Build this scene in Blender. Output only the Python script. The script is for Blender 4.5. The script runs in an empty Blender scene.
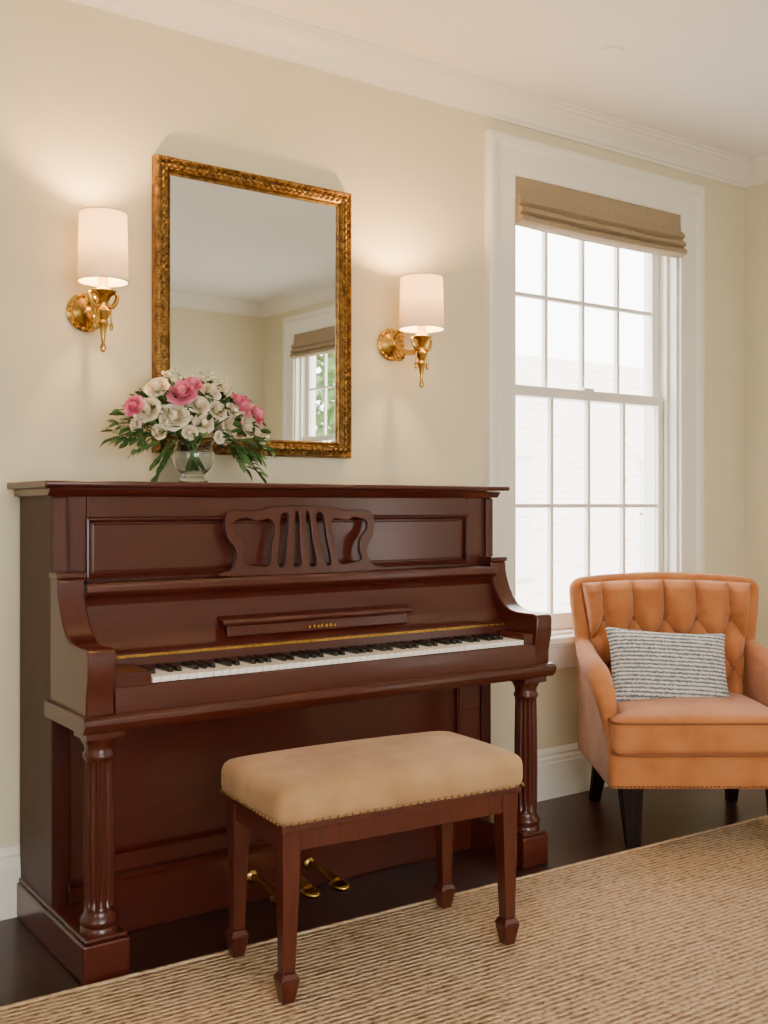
import bpy, bmesh, math, random
from mathutils import Vector, Matrix, Quaternion
random.seed(7)
pi = math.pi
S = bpy.context.scene
COL = S.collection

# ------------------------------------------------------------------ materials
def _p(b, n, v):
    if n in b.inputs: b.inputs[n].default_value = v

def mat(name, base, rough=0.5, metal=0.0, base2=None, nscale=5.0, stretch=(1,1,1), bump=0.0, bscale=None,
        coat=0.0, sheen=0.0, trans=0.0, ior=1.45, detail=4.0, contrast=(0.35,0.65), emit=None, estr=0.0,
        rough2=None, bdist=0.002, spec=None):
    m = bpy.data.materials.new(name); m.use_nodes = True
    nt = m.node_tree; N = nt.nodes; L = nt.links
    b = N['Principled BSDF']
    _p(b, 'Base Color', (*base, 1)); _p(b, 'Roughness', rough); _p(b, 'Metallic', metal)
    _p(b, 'Coat Weight', coat); _p(b, 'Coat Roughness', 0.15); _p(b, 'Sheen Weight', sheen)
    _p(b, 'Transmission Weight', trans); _p(b, 'IOR', ior)
    if spec is not None: _p(b, 'Specular IOR Level', spec)
    if emit: _p(b, 'Emission Color', (*emit, 1)); _p(b, 'Emission Strength', estr)
    tc = N.new('ShaderNodeTexCoord'); mp = N.new('ShaderNodeMapping')
    mp.inputs['Scale'].default_value = stretch
    L.new(tc.outputs['Object'], mp.inputs['Vector'])
    if base2 is not None:
        nz = N.new('ShaderNodeTexNoise'); nz.inputs['Scale'].default_value = nscale
        nz.inputs['Detail'].default_value = detail
        L.new(mp.outputs['Vector'], nz.inputs['Vector'])
        cr = N.new('ShaderNodeValToRGB')
        cr.color_ramp.elements[0].position = contrast[0]; cr.color_ramp.elements[0].color = (*base, 1)
        cr.color_ramp.elements[1].position = contrast[1]; cr.color_ramp.elements[1].color = (*base2, 1)
        L.new(nz.outputs['Fac'], cr.inputs['Fac']); L.new(cr.outputs['Color'], b.inputs['Base Color'])
    if bump > 0:
        n2 = N.new('ShaderNodeTexNoise'); n2.inputs['Scale'].default_value = bscale or nscale
        n2.inputs['Detail'].default_value = detail
        L.new(mp.outputs['Vector'], n2.inputs['Vector'])
        bp = N.new('ShaderNodeBump'); bp.inputs['Strength'].default_value = bump
        bp.inputs['Distance'].default_value = bdist
        L.new(n2.outputs['Fac'], bp.inputs['Height']); L.new(bp.outputs['Normal'], b.inputs['Normal'])
    return m

M_wall = mat('wall_cream_paint', (0.67,0.61,0.42), 0.8, base2=(0.69,0.63,0.44), nscale=2, bump=0.05, bscale=250)
M_trim = mat('trim_white_paint', (0.80,0.77,0.69), 0.4)
M_ceil = mat('ceiling_paint', (0.84,0.82,0.79), 0.85)
M_mah = mat('mahogany', (0.046,0.0058,0.0028), 0.28, base2=(0.068,0.0092,0.0042), nscale=5, stretch=(0.8,16,26), coat=0.25, detail=6, contrast=(0.3,0.75))
M_mahv = mat('mahogany_vertical_grain', (0.044,0.0056,0.0027), 0.28, base2=(0.066,0.009,0.004), nscale=5, stretch=(26,16,0.8), coat=0.25, detail=6, contrast=(0.3,0.75))
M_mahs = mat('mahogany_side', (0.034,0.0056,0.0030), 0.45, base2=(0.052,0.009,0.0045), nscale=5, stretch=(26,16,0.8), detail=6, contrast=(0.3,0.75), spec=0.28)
M_mahd = mat('mahogany_dark', (0.018,0.0035,0.002), 0.35, base2=(0.03,0.006,0.0035), nscale=6, stretch=(1,6,9), coat=0.2)
M_bench = mat('bench_mahogany', (0.052,0.0085,0.004), 0.33, base2=(0.080,0.014,0.006), nscale=7, stretch=(14,14,1.5), coat=0.25, detail=6)
M_gold = mat('polished_brass', (0.60,0.37,0.09), 0.25, 1.0, base2=(0.44,0.26,0.06), nscale=15)
M_frame = mat('antique_gilt', (0.32,0.18,0.048), 0.42, 0.85, base2=(0.12,0.060,0.016), nscale=45, bump=0.4, bscale=90, bdist=0.003)
M_ivory = mat('white_keys', (0.85,0.82,0.76), 0.2)
M_ebony = mat('ebony_black', (0.012,0.011,0.011), 0.25)
M_felt = mat('dark_felt', (0.03,0.006,0.005), 0.9)
M_darkleg = mat('dark_walnut_legs', (0.010,0.005,0.004), 0.65, base2=(0.016,0.008,0.006), nscale=8, stretch=(8,8,1), spec=0.12)
M_orange = mat('rust_velvet', (0.42,0.142,0.040), 0.85, base2=(0.52,0.195,0.062), nscale=9, sheen=0.25, bump=0.15, bscale=180, bdist=0.001, spec=0.2)
M_orange2 = mat('rust_piping', (0.24,0.080,0.022), 0.7)
M_tan = mat('tan_velvet', (0.34,0.19,0.084), 0.8, base2=(0.46,0.275,0.135), nscale=7, sheen=0.15, bump=0.1, bscale=200, bdist=0.001, spec=0.2)
M_nail = mat('brass_nailheads', (0.22,0.12,0.04), 0.35, 1.0)
M_leaf = mat('leaf_green', (0.040,0.105,0.020), 0.5, base2=(0.095,0.19,0.05), nscale=20)
M_leafd = mat('leaf_dark_green', (0.016,0.050,0.013), 0.5, base2=(0.036,0.095,0.025), nscale=20)
M_rosew = mat('rose_cream', (0.80,0.69,0.48), 0.6, base2=(0.88,0.80,0.64), nscale=20)
M_rosep = mat('rose_pink', (0.76,0.12,0.25), 0.6, base2=(0.85,0.34,0.44), nscale=20)
M_bud = mat('filler_cream', (0.66,0.60,0.34), 0.6, base2=(0.84,0.79,0.58), nscale=30)
M_ext_ground = mat('exterior_pavement', (0.6,0.58,0.55), 0.9, base2=(0.66,0.64,0.6), nscale=3)
M_bark = mat('tree_bark', (0.10,0.07,0.045), 0.9, base2=(0.16,0.12,0.08), nscale=12, bump=0.5)
M_treeleaf = mat('tree_leaves', (0.06,0.13,0.03), 0.7, base2=(0.14,0.25,0.06), nscale=6)

def glassy(name, tint=(1,1,1), mixf=0.06):
    m = bpy.data.materials.new(name); m.use_nodes = True
    N = m.node_tree.nodes; L = m.node_tree.links; N.clear()
    o = N.new('ShaderNodeOutputMaterial'); mx = N.new('ShaderNodeMixShader')
    t = N.new('ShaderNodeBsdfTransparent'); g = N.new('ShaderNodeBsdfGlossy')
    t.inputs['Color'].default_value = (*tint, 1); g.inputs['Roughness'].default_value = 0.02
    mx.inputs[0].default_value = mixf
    L.new(t.outputs[0], mx.inputs[1]); L.new(g.outputs[0], mx.inputs[2]); L.new(mx.outputs[0], o.inputs[0])
    return m
M_pane = glassy('window_glass')
M_vase = mat('vase_glass', (0.93,0.96,0.94), 0.02, trans=1.0, ior=1.45)
M_mirror = mat('mirror_silver', (0.86,0.88,0.86), 0.01, 1.0)

def shade_mat():
    m = bpy.data.materials.new('linen_lampshade'); m.use_nodes = True
    N = m.node_tree.nodes; L = m.node_tree.links; N.clear()
    o = N.new('ShaderNodeOutputMaterial'); mx = N.new('ShaderNodeMixShader')
    d = N.new('ShaderNodeBsdfDiffuse'); t = N.new('ShaderNodeBsdfTranslucent')
    tc = N.new('ShaderNodeTexCoord'); w = N.new('ShaderNodeTexNoise'); w.inputs['Scale'].default_value = 60
    mp = N.new('ShaderNodeMapping'); mp.inputs['Scale'].default_value = (4,4,1)
    cr = N.new('ShaderNodeValToRGB')
    cr.color_ramp.elements[0].color = (0.78,0.72,0.60,1); cr.color_ramp.elements[1].color = (0.86,0.81,0.71,1)
    L.new(tc.outputs['Object'], mp.inputs[0]); L.new(mp.outputs[0], w.inputs['Vector']); L.new(w.outputs['Fac'], cr.inputs[0])
    L.new(cr.outputs[0], d.inputs[0]); t.inputs[0].default_value = (0.80,0.70,0.52,1)
    mx.inputs[0].default_value = 0.22
    L.new(d.outputs[0], mx.inputs[1]); L.new(t.outputs[0], mx.inputs[2]); L.new(mx.outputs[0], o.inputs[0])
    return m
M_shade = shade_mat()

def rug_mat():
    m = bpy.data.materials.new('woven_jute'); m.use_nodes = True
    N = m.node_tree.nodes; L = m.node_tree.links; b = N['Principled BSDF']
    _p(b, 'Roughness', 0.95); _p(b, 'Specular IOR Level', 0.1)
    tc = N.new('ShaderNodeTexCoord')
    w1 = N.new('ShaderNodeTexWave'); w1.wave_type='BANDS'; w1.bands_direction='Y'
    w1.inputs['Scale'].default_value = 15.5; w1.inputs['Distortion'].default_value = 1.3
    w1.inputs['Detail'].default_value = 2; w1.inputs['Detail Scale'].default_value = 4.0
    mp = N.new('ShaderNodeMapping'); mp.inputs['Scale'].default_value=(44,76,1); mp.inputs['Rotation'].default_value=(0,0,0.35)
    w2 = N.new('ShaderNodeTexVoronoi'); w2.feature='F1'; w2.inputs['Scale'].default_value=1.0
    nz = N.new('ShaderNodeTexNoise'); nz.inputs['Scale'].default_value = 120; nz.inputs['Detail'].default_value = 5
    nb = N.new('ShaderNodeTexNoise'); nb.inputs['Scale'].default_value = 3; nb.inputs['Detail'].default_value = 3
    for n in (w1,nz,nb,mp): L.new(tc.outputs['Object'], n.inputs['Vector'])
    L.new(mp.outputs[0], w2.inputs['Vector'])
    inv = N.new('ShaderNodeMath'); inv.operation='SUBTRACT'; inv.inputs[0].default_value=1.0; L.new(w2.outputs['Distance'], inv.inputs[1])
    a = N.new('ShaderNodeMath'); a.operation='MULTIPLY_ADD'; a.inputs[1].default_value=0.40
    L.new(inv.outputs[0], a.inputs[0])
    m1 = N.new('ShaderNodeMath'); m1.operation='MULTIPLY'; m1.inputs[1].default_value=0.34
    L.new(w1.outputs['Fac'], m1.inputs[0]); L.new(m1.outputs[0], a.inputs[2])
    a2 = N.new('ShaderNodeMath'); a2.operation='MULTIPLY_ADD'; a2.inputs[1].default_value=0.45
    L.new(nz.outputs['Fac'], a2.inputs[0]); L.new(a.outputs[0], a2.inputs[2])
    cr = N.new('ShaderNodeValToRGB')
    cr.color_ramp.elements[0].position=0.32; cr.color_ramp.elements[0].color=(0.26,0.155,0.088,1)
    cr.color_ramp.elements[1].position=0.92; cr.color_ramp.elements[1].color=(0.68,0.50,0.335,1)
    e = cr.color_ramp.elements.new(0.58); e.color=(0.52,0.36,0.225,1)
    L.new(a2.outputs[0], cr.inputs[0])
    mx = N.new('ShaderNodeMixRGB'); mx.blend_type='MULTIPLY'; mx.inputs[0].default_value=0.12
    L.new(cr.outputs[0], mx.inputs[1]); L.new(nb.outputs['Fac'], mx.inputs[2])
    L.new(mx.outputs[0], b.inputs['Base Color'])
    bp = N.new('ShaderNodeBump'); bp.inputs['Strength'].default_value=1.0; bp.inputs['Distance'].default_value=0.010
    L.new(a2.outputs[0], bp.inputs['Height']); L.new(bp.outputs[0], b.inputs['Normal'])
    return m
M_rug = rug_mat()

def woven_mat(name, c1, c2, sx, sz, bumpd=0.003, dist=3):
    m = bpy.data.materials.new(name); m.use_nodes = True
    N = m.node_tree.nodes; L = m.node_tree.links; b = N['Principled BSDF']; _p(b,'Roughness',0.9)
    tc = N.new('ShaderNodeTexCoord')
    w1 = N.new('ShaderNodeTexWave'); w1.bands_direction='Z'; w1.inputs['Scale'].default_value=sz; w1.inputs['Distortion'].default_value=dist
    w1.inputs['Detail'].default_value=3; w1.inputs['Detail Scale'].default_value=6
    nz = N.new('ShaderNodeTexNoise'); nz.inputs['Scale'].default_value=sx; nz.inputs['Detail'].default_value=4
    mp = N.new('ShaderNodeMapping'); mp.inputs['Scale'].default_value=(1,1,5)
    L.new(tc.outputs['Object'], mp.inputs[0]); L.new(mp.outputs[0], nz.inputs['Vector']); L.new(tc.outputs['Object'], w1.inputs['Vector'])
    a = N.new('ShaderNodeMath'); a.operation='MULTIPLY_ADD'; a.inputs[1].default_value=0.5
    h = N.new('ShaderNodeMath'); h.operation='MULTIPLY'; h.inputs[1].default_value=0.5
    L.new(nz.outputs['Fac'], h.inputs[0]); L.new(w1.outputs['Fac'], a.inputs[0]); L.new(h.outputs[0], a.inputs[2])
    cr = N.new('ShaderNodeValToRGB'); cr.color_ramp.elements[0].position=0.3; cr.color_ramp.elements[1].position=0.65
    cr.color_ramp.elements[0].color=(*c1,1); cr.color_ramp.elements[1].color=(*c2,1)
    L.new(a.outputs[0], cr.inputs[0]); L.new(cr.outputs[0], b.inputs['Base Color'])
    bp = N.new('ShaderNodeBump'); bp.inputs['Strength'].default_value=0.7; bp.inputs['Distance'].default_value=bumpd
    L.new(a.outputs[0], bp.inputs['Height']); L.new(bp.outputs[0], b.inputs['Normal'])
    return m
M_roman = woven_mat('woven_linen_shade', (0.24,0.175,0.105), (0.42,0.32,0.205), 90, 75, 0.001, 6)
M_pillow = woven_mat('grey_blue_weave', (0.12,0.155,0.19), (0.72,0.70,0.66), 45, 20, 0.006)

def floor_mat():
    m = bpy.data.materials.new('dark_oak_floor'); m.use_nodes = True
    N = m.node_tree.nodes; L = m.node_tree.links; b = N['Principled BSDF']; _p(b,'Roughness',0.32); _p(b,'Coat Weight',0.05); _p(b,'Specular IOR Level',0.4)
    tc = N.new('ShaderNodeTexCoord'); br = N.new('ShaderNodeTexBrick')
    br.inputs['Scale'].default_value=1.0; br.inputs['Brick Width'].default_value=1.3; br.inputs['Row Height'].default_value=0.085
    br.inputs['Mortar Size'].default_value=0.0012; br.offset=0.37
    br.inputs['Color1'].default_value=(0.040,0.012,0.008,1); br.inputs['Color2'].default_value=(0.064,0.020,0.013,1)
    br.inputs['Mortar'].default_value=(0.006,0.003,0.003,1)
    nz = N.new('ShaderNodeTexNoise'); nz.inputs['Scale'].default_value=4; nz.inputs['Detail'].default_value=6
    mp = N.new('ShaderNodeMapping'); mp.inputs['Scale'].default_value=(1,12,1)
    L.new(tc.outputs['Object'], br.inputs['Vector']); L.new(tc.outputs['Object'], mp.inputs[0]); L.new(mp.outputs[0], nz.inputs['Vector'])
    mx = N.new('ShaderNodeMixRGB'); mx.blend_type='MULTIPLY'; mx.inputs[0].default_value=0.6
    L.new(br.outputs['Color'], mx.inputs[1]); L.new(nz.outputs['Fac'], mx.inputs[2]); L.new(mx.outputs[0], b.inputs['Base Color'])
    return m
M_floor = floor_mat()

def brick_mat():
    m = bpy.data.materials.new('blown_out_brick'); m.use_nodes = True
    N = m.node_tree.nodes; L = m.node_tree.links; b = N['Principled BSDF']; _p(b,'Roughness',0.9)
    tc = N.new('ShaderNodeTexCoord'); sp = N.new('ShaderNodeSeparateXYZ'); cb = N.new('ShaderNodeCombineXYZ')
    L.new(tc.outputs['Object'], sp.inputs[0]); L.new(sp.outputs['X'], cb.inputs['X']); L.new(sp.outputs['Z'], cb.inputs['Y'])
    br = N.new('ShaderNodeTexBrick'); br.inputs['Scale'].default_value=1
    br.inputs['Brick Width'].default_value=0.30; br.inputs['Row Height'].default_value=0.10; br.inputs['Mortar Size'].default_value=0.012
    br.inputs['Color1'].default_value=(0.80,0.68,0.61,1); br.inputs['Color2'].default_value=(0.90,0.81,0.75,1); br.inputs['Mortar'].default_value=(0.95,0.93,0.90,1)  # brick tones paled so the daylight glare is in the colour
    L.new(cb.outputs[0], br.inputs['Vector']); L.new(br.outputs['Color'], b.inputs['Base Color'])
    return m
M_brick = brick_mat()

# ------------------------------------------------------------------ helpers
def empty(name, loc=(0,0,0), rotz=0.0):
    e = bpy.data.objects.new(name, None); e.empty_display_size = 0.1
    e.location = loc; e.rotation_euler = (0,0,rotz); COL.objects.link(e)
    return e

def finish(name, bm, m, parent=None, world=False, smooth=True, bevel=0, bseg=2, angle=35, recalc=True):
    if recalc: bmesh.ops.recalc_face_normals(bm, faces=bm.faces)
    me = bpy.data.meshes.new(name); bm.to_mesh(me); bm.free()
    o = bpy.data.objects.new(name, me); COL.objects.link(o)
    if m: me.materials.append(m)
    if smooth:
        for p in me.polygons: p.use_smooth = True
    if parent:
        o.parent = parent
        if world:
            Mx = Matrix.LocRotScale(parent.location, parent.rotation_euler, None)
            o.matrix_parent_inverse = Mx.inverted()
    if bevel:
        b = o.modifiers.new('bevel','BEVEL'); b.width = bevel; b.segments = bseg; b.limit_method='ANGLE'; b.angle_limit = math.radians(30)
        b.harden_normals = False
    if smooth and angle is not None:
        try:
            me.set_sharp_from_angle(angle=math.radians(angle))
        except Exception: pass
    return o

def bm_box(bm, x0,x1,y0,y1,z0,z1):
    vs = [bm.verts.new((x,y,z)) for x in (x0,x1) for y in (y0,y1) for z in (z0,z1)]
    for f in ((0,1,3,2),(4,6,7,5),(0,4,5,1),(2,3,7,6),(0,2,6,4),(1,5,7,3)):
        bm.faces.new([vs[i] for i in f])

def boxes(name, lst, m, parent=None, world=False, bevel=0.0, smooth=False):
    bm = bmesh.new()
    for b in lst: bm_box(bm, *b)
    return finish(name, bm, m, parent, world, smooth=smooth, bevel=bevel)

def bm_prism(bm, pts, axis, a0, a1, shear=None):
    def mk(p,a):
        if axis=='x': return (a,p[0],p[1])
        if axis=='y': return (p[0],a,p[1])
        return (p[0],p[1],a)
    A=[bm.verts.new(mk(p,a0)) for p in pts]; B=[bm.verts.new(mk(p,a1)) for p in pts]
    bm.faces.new(A); bm.faces.new(B[::-1])
    n=len(pts)
    for i in range(n): bm.faces.new((A[i],A[(i+1)%n],B[(i+1)%n],B[i]))

def prism(name, pts, axis, a0, a1, m, parent=None, world=False, bevel=0.0, smooth=True, angle=30):
    bm = bmesh.new(); bm_prism(bm, pts, axis, a0, a1)
    return finish(name, bm, m, parent, world, smooth=smooth, bevel=bevel, angle=angle)

def cat(pts, sub=6):
    P=[Vector(p) for p in pts]; out=[]
    for i in range(len(P)-1):
        p0=P[max(i-1,0)];p1=P[i];p2=P[i+1];p3=P[min(i+2,len(P)-1)]
        for k in range(sub):
            t=k/sub
            out.append(0.5*((2*p1)+(p2-p0)*t+(2*p0-5*p1+4*p2-p3)*t*t+(3*p1-p0-3*p2+p3)*t**3))
    out.append(P[-1]); return out

def bm_tube(bm, pts, radii, segs=12, sub=6):
    if not hasattr(radii,'__len__'): radii=[radii]*len(pts)
    P = cat(pts, sub) if sub>1 else [Vector(p) for p in pts]
    R = []
    for i in range(len(radii)-1):
        for k in range(max(sub,1)): R.append(radii[i]+(radii[i+1]-radii[i])*k/max(sub,1))
    R.append(radii[-1])
    n=len(P); T=[]
    for i in range(n):
        t=P[min(i+1,n-1)]-P[max(i-1,0)]
        T.append(t.normalized() if t.length>1e-9 else Vector((0,0,1)))
    u = T[0].orthogonal().normalized(); rings=[]
    for i in range(n):
        if i>0:
            q=T[i-1].rotation_difference(T[i]); u=q@u
        u=(u-T[i]*u.dot(T[i])).normalized(); v=T[i].cross(u)
        rings.append([bm.verts.new(P[i]+(u*math.cos(2*pi*k/segs)+v*math.sin(2*pi*k/segs))*R[i]) for k in range(segs)])
    for i in range(n-1):
        for k in range(segs):
            bm.faces.new((rings[i][k],rings[i][(k+1)%segs],rings[i+1][(k+1)%segs],rings[i+1][k]))
    bm.faces.new(rings[0][::-1]); bm.faces.new(rings[-1])

def tube(name, pts, radii, m, parent=None, world=False, segs=12, sub=6):
    bm=bmesh.new(); bm_tube(bm,pts,radii,segs,sub); return finish(name,bm,m,parent,world)

def bm_lathe(bm, prof, c=(0,0,0), segs=32, axis='z', flutes=0, fdepth=0.0, frange=(0,0)):
    rings=[]
    for r,z in prof:
        ring=[]
        for k in range(segs):
            a=2*pi*k/segs; rr=r
            if flutes and frange[0]<=z<=frange[1]: rr=r-fdepth*(0.5+0.5*math.cos(flutes*a))**1.0
            x,y=rr*math.cos(a),rr*math.sin(a)
            co = (x,y,z) if axis=='z' else (x,-z,y)
            ring.append(bm.verts.new((co[0]+c[0],co[1]+c[1],co[2]+c[2])))
        rings.append(ring)
    for i in range(len(rings)-1):
        for k in range(segs):
            bm.faces.new((rings[i][k],rings[i][(k+1)%segs],rings[i+1][(k+1)%segs],rings[i+1][k]))
    if prof[0][0]>1e-5: bm.faces.new(rings[0][::-1])
    if prof[-1][0]>1e-5: bm.faces.new(rings[-1])

def lathe(name, prof, c, m, parent=None, world=False, segs=32, axis='z', angle=40, **kw):
    bm=bmesh.new(); bm_lathe(bm,prof,c,segs,axis,**kw)
    bmesh.ops.remove_doubles(bm, verts=bm.verts, dist=1e-6)
    return finish(name,bm,m,parent,world,angle=angle)

_sph = {}
def sph_data(seg):
    if seg not in _sph:
        t=bmesh.new(); bmesh.ops.create_uvsphere(t,u_segments=seg,v_segments=max(4,seg//2+1),radius=1.0)
        t.verts.index_update()
        _sph[seg]=([v.co.copy() for v in t.verts],[[v.index for v in f.verts] for f in t.faces]); t.free()
    return _sph[seg]
def bm_ball(bm, c, r, sc=(1,1,1), seg=10):
    V,F=sph_data(seg)
    vs=[bm.verts.new((c[0]+v.x*r*sc[0],c[1]+v.y*r*sc[1],c[2]+v.z*r*sc[2])) for v in V]
    for f in F: bm.faces.new([vs[i] for i in f])

def rcushion(name, h, r, m, parent=None, puff=0.0, puffb=0.0, loc=(0,0,0), rot=(0,0,0), cuts=17, fn=None):
    bm=bmesh.new(); bmesh.ops.create_cube(bm,size=2)
    bmesh.ops.subdivide_edges(bm,edges=bm.edges[:],cuts=cuts,use_grid_fill=True)
    for v in bm.verts:
        n=Vector([math.sin(max(-1,min(1,c))*pi/2) for c in v.co])
        p=Vector([n[i]*h[i] for i in range(3)])
        q=Vector([max(-(h[i]-r),min(h[i]-r,p[i])) for i in range(3)])
        d=p-q
        if d.length>1e-7: p=q+d.normalized()*r
        w=max(0,1-(p.x/h[0])**2)**0.6*max(0,1-(p.y/h[1])**2)**0.6
        if n.z>0: p.z+=puff*w*n.z
        else: p.z+=puffb*w*n.z
        if fn: p=fn(p)
        v.co=p
    o=finish(name,bm,m,parent,angle=None); o.location=loc; o.rotation_euler=rot
    return o

def bm_taper(bm, ct, cb, wt, wb, zt, zb):
    vs=[]
    for (c,w,z) in ((cb,wb,zb),(ct,wt,zt)):
        for sx,sy in ((-1,-1),(1,-1),(1,1),(-1,1)):
            vs.append(bm.verts.new((c[0]+sx*w/2,c[1]+sy*w/2,z)))
    bm.faces.new(vs[3::-1]); bm.faces.new(vs[4:8])
    for i in range(4): bm.faces.new((vs[i],vs[(i+1)%4],vs[4+(i+1)%4],vs[4+i]))

# ------------------------------------------------------------------ room shell
XR=4.55; CZ=2.94; YN=-5.0; XL=-2.2; T=0.2
WX0,WX1,WZ0,WZ1 = 2.99,4.04,0.69,2.62
boxes('floor',[(XL-T,XR+T,YN-T,T,-0.1,0)],M_floor)
boxes('ceiling',[(XL-T,XR+T,YN-T,T,CZ,CZ+0.12)],M_ceil)
boxes('wall_far',[(XL-T,WX0,0,T,0,CZ),(WX1,XR+T,0,T,0,CZ),(WX0,WX1,0,T,0,WZ0),(WX0,WX1,0,T,WZ1,CZ)],M_wall)
RY0,RY1=-3.42,-4.47
boxes('wall_right',[(XR,XR+T,RY0,0,0,CZ),(XR,XR+T,YN-T,RY1,0,CZ),(XR,XR+T,RY1,RY0,0,WZ0),(XR,XR+T,RY1,RY0,WZ1,CZ)],M_wall)
NX0,NX1=-0.5,1.7  # unseen opening added in the near wall to let in sky fill
boxes('wall_near',[(NX1,XR,YN-T,YN,0,CZ),(XL-T,NX0,YN-T,YN,0,CZ),(NX0,NX1,YN-T,YN,2.6,CZ),(NX0,NX1,YN-T,YN,0,0.6)],M_wall)
LY0,LY1=-3.9,-3.2  # small unseen opening, added to admit skylight from the left
boxes('wall_left',[(XL-T,XL,YN,LY0,0,CZ),(XL-T,XL,LY1,0,0,CZ),(XL-T,XL,LY0,LY1,2.5,CZ),(XL-T,XL,LY0,LY1,0,0.8)],M_wall)

cz=CZ
crown=[(0,cz-0.105),(0.010,cz-0.105),(0.012,cz-0.092),(0.020,cz-0.088),(0.024,cz-0.075),(0.034,cz-0.060),(0.050,cz-0.045),(0.066,cz-0.036),(0.072,cz-0.026),(0.084,cz-0.022),(0.088,cz-0.010),(0.100,cz-0.008),(0.100,cz),(0,cz)]
prism('trim_crown_far',[(-d,z) for d,z in crown],'x',XL,XR,M_trim)
prism('trim_crown_near',[(YN+d,z) for d,z in crown],'x',XL,XR,M_trim)
prism('trim_crown_right',[(XR-d,z) for d,z in crown],'y',YN,0,M_trim)
prism('trim_crown_left',[(XL+d,z) for d,z in crown],'y',YN,0,M_trim)
base=[(0,0),(0.022,0),(0.022,0.15),(0.018,0.156),(0.018,0.170),(0.012,0.180),(0.014,0.190),(0.008,0.205),(0.004,0.212),(0,0.212)]
prism('baseboard_far',[(-d,z) for d,z in base],'x',XL,XR,M_trim)
prism('baseboard_right',[(XR-d,z) for d,z in base],'y',YN,0,M_trim)
prism('baseboard_near',[(YN+d,z) for d,z in base],'x',XL,XR,M_trim)
prism('baseboard_left',[(XL+d,z) for d,z in base],'y',YN,0,M_trim)

def build_window(name, loc, rotz, w, z0, z1):
    e=empty(name,loc,rotz)
    cw=0.155
    pr=[(0.0,0),(0.0,-0.016),(0.012,-0.020),(0.105,-0.020),(0.112,-0.026),(0.120,-0.034),(cw-0.012,-0.036),(cw,-0.030),(cw,0)]
    bm=bmesh.new()
    path=[lambda d:(-d,z0),lambda d:(-d,z1+d),lambda d:(w+d,z1+d),lambda d:(w+d,z0)]
    rings=[[bm.verts.new((f(d)[0],y,f(d)[1])) for d,y in pr] for f in path]
    for i in range(3):
        for j in range(len(pr)):
            j2=(j+1)%len(pr); bm.faces.new((rings[i][j],rings[i][j2],rings[i+1][j2],rings[i+1][j]))
    bm.faces.new(rings[0]); bm.faces.new(rings[3][::-1])
    finish('casing',bm,M_trim,e,smooth=False)
    boxes('stool',[(-cw-0.02,w+cw+0.02,-0.065,0.0,z0-0.03,z0),(0,w,0,0.1,z0-0.002,z0+0.012)],M_trim,e,bevel=0.006)
    boxes('apron',[(-cw+0.01,w+cw-0.01,-0.022,0,z0-0.14,z0-0.03),(-cw+0.008,w+cw-0.008,-0.03,0,z0-0.05,z0-0.031)],M_trim,e,bevel=0.003)
    boxes('jambs',[(0,0.014,0,T,z0,z1),(w-0.014,w,0,T,z0,z1),(0.014,w-0.014,0,T,z1-0.014,z1),(0.014,w-0.014,0.1,T+0.03,z0-0.01,z0+0.014),
                   (0.014,0.030,0.045,0.062,z0,z1-0.014),(w-0.030,w-0.014,0.045,0.062,z0,z1-0.014)],M_trim,e,bevel=0.002)
    zm=z0+(z1-z0)*0.545
    def sash(nm,za,zb,y,bot,top):
        x0,x1=0.016,w-0.016; st=0.048; th=0.034
        L=[(x0,x0+st,y,y+th,za,zb),(x1-st,x1,y,y+th,za,zb),(x0+st,x1-st,y,y+th,za,za+bot),(x0+st,x1-st,y,y+th,zb-top,zb)]
        gx0,gx1,ga,gb=x0+st,x1-st,za+bot,zb-top
        for i in (1,2,3):
            c=gx0+(gx1-gx0)*i/4; L.append((c-0.009,c+0.009,y+0.005,y+th-0.005,ga,gb))
        c=(ga+gb)/2
        L.append((gx0,gx1,y+0.006,y+th-0.006,c-0.009,c+0.009))
        boxes(nm,L,M_trim,e,bevel=0.003)
        boxes(nm+'_glass',[(gx0,gx1,y+th/2-0.002,y+th/2+0.002,ga,gb)],M_pane,e)
    sash('lower_sash',z0+0.014,zm+0.022,0.066,0.07,0.045)
    sash('upper_sash',zm-0.022,z1-0.014,0.102,0.045,0.045)
    boxes('sash_lock',[(w/2-0.03,w/2+0.03,0.068,0.095,zm+0.022,zm+0.034)],M_trim,e,bevel=0.003)
    return e
build_window('window_1',(WX0,0,0),0,WX1-WX0,WZ0,WZ1)
build_window('window_2',(XR,RY0,0),-pi/2,RY0-RY1,WZ0,WZ1)

def roman(name, loc, rotz, w):
    e=empty(name,loc,rotz)
    pts=[(0.03,0),(-0.012,0),(-0.014,-0.05)]
    pts+=[(-0.020,-0.085),(-0.038,-0.100),(-0.042,-0.118),(-0.026,-0.130),(-0.036,-0.138),(-0.050,-0.148),(-0.052,-0.162),(-0.032,-0.172),
          (-0.044,-0.178),(-0.056,-0.190),(-0.054,-0.206),(-0.030,-0.215),(0.015,-0.212),(0.02,-0.18),(0.03,-0.05)]
    bm=bmesh.new(); n=24; rings=[]
    for i in range(n+1):
        t=i/n; x=w*t; sag=0.008*math.sin(pi*t)
        rings.append([bm.verts.new((x,p[0]+(0.002*math.sin(i*1.3+j) if p[1]<-0.06 else 0),p[1]*0.93-sag*max(0,(-p[1]-0.05))/0.16)) for j,p in enumerate(pts)])
    k=len(pts)
    for i in range(n):
        for j in range(k): bm.faces.new((rings[i][j],rings[i][(j+1)%k],rings[i+1][(j+1)%k],rings[i+1][j]))
    bm.faces.new(rings[0][::-1]); bm.faces.new(rings[-1])
    finish('folded_fabric',bm,M_roman,e,angle=50)
    return e
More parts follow.
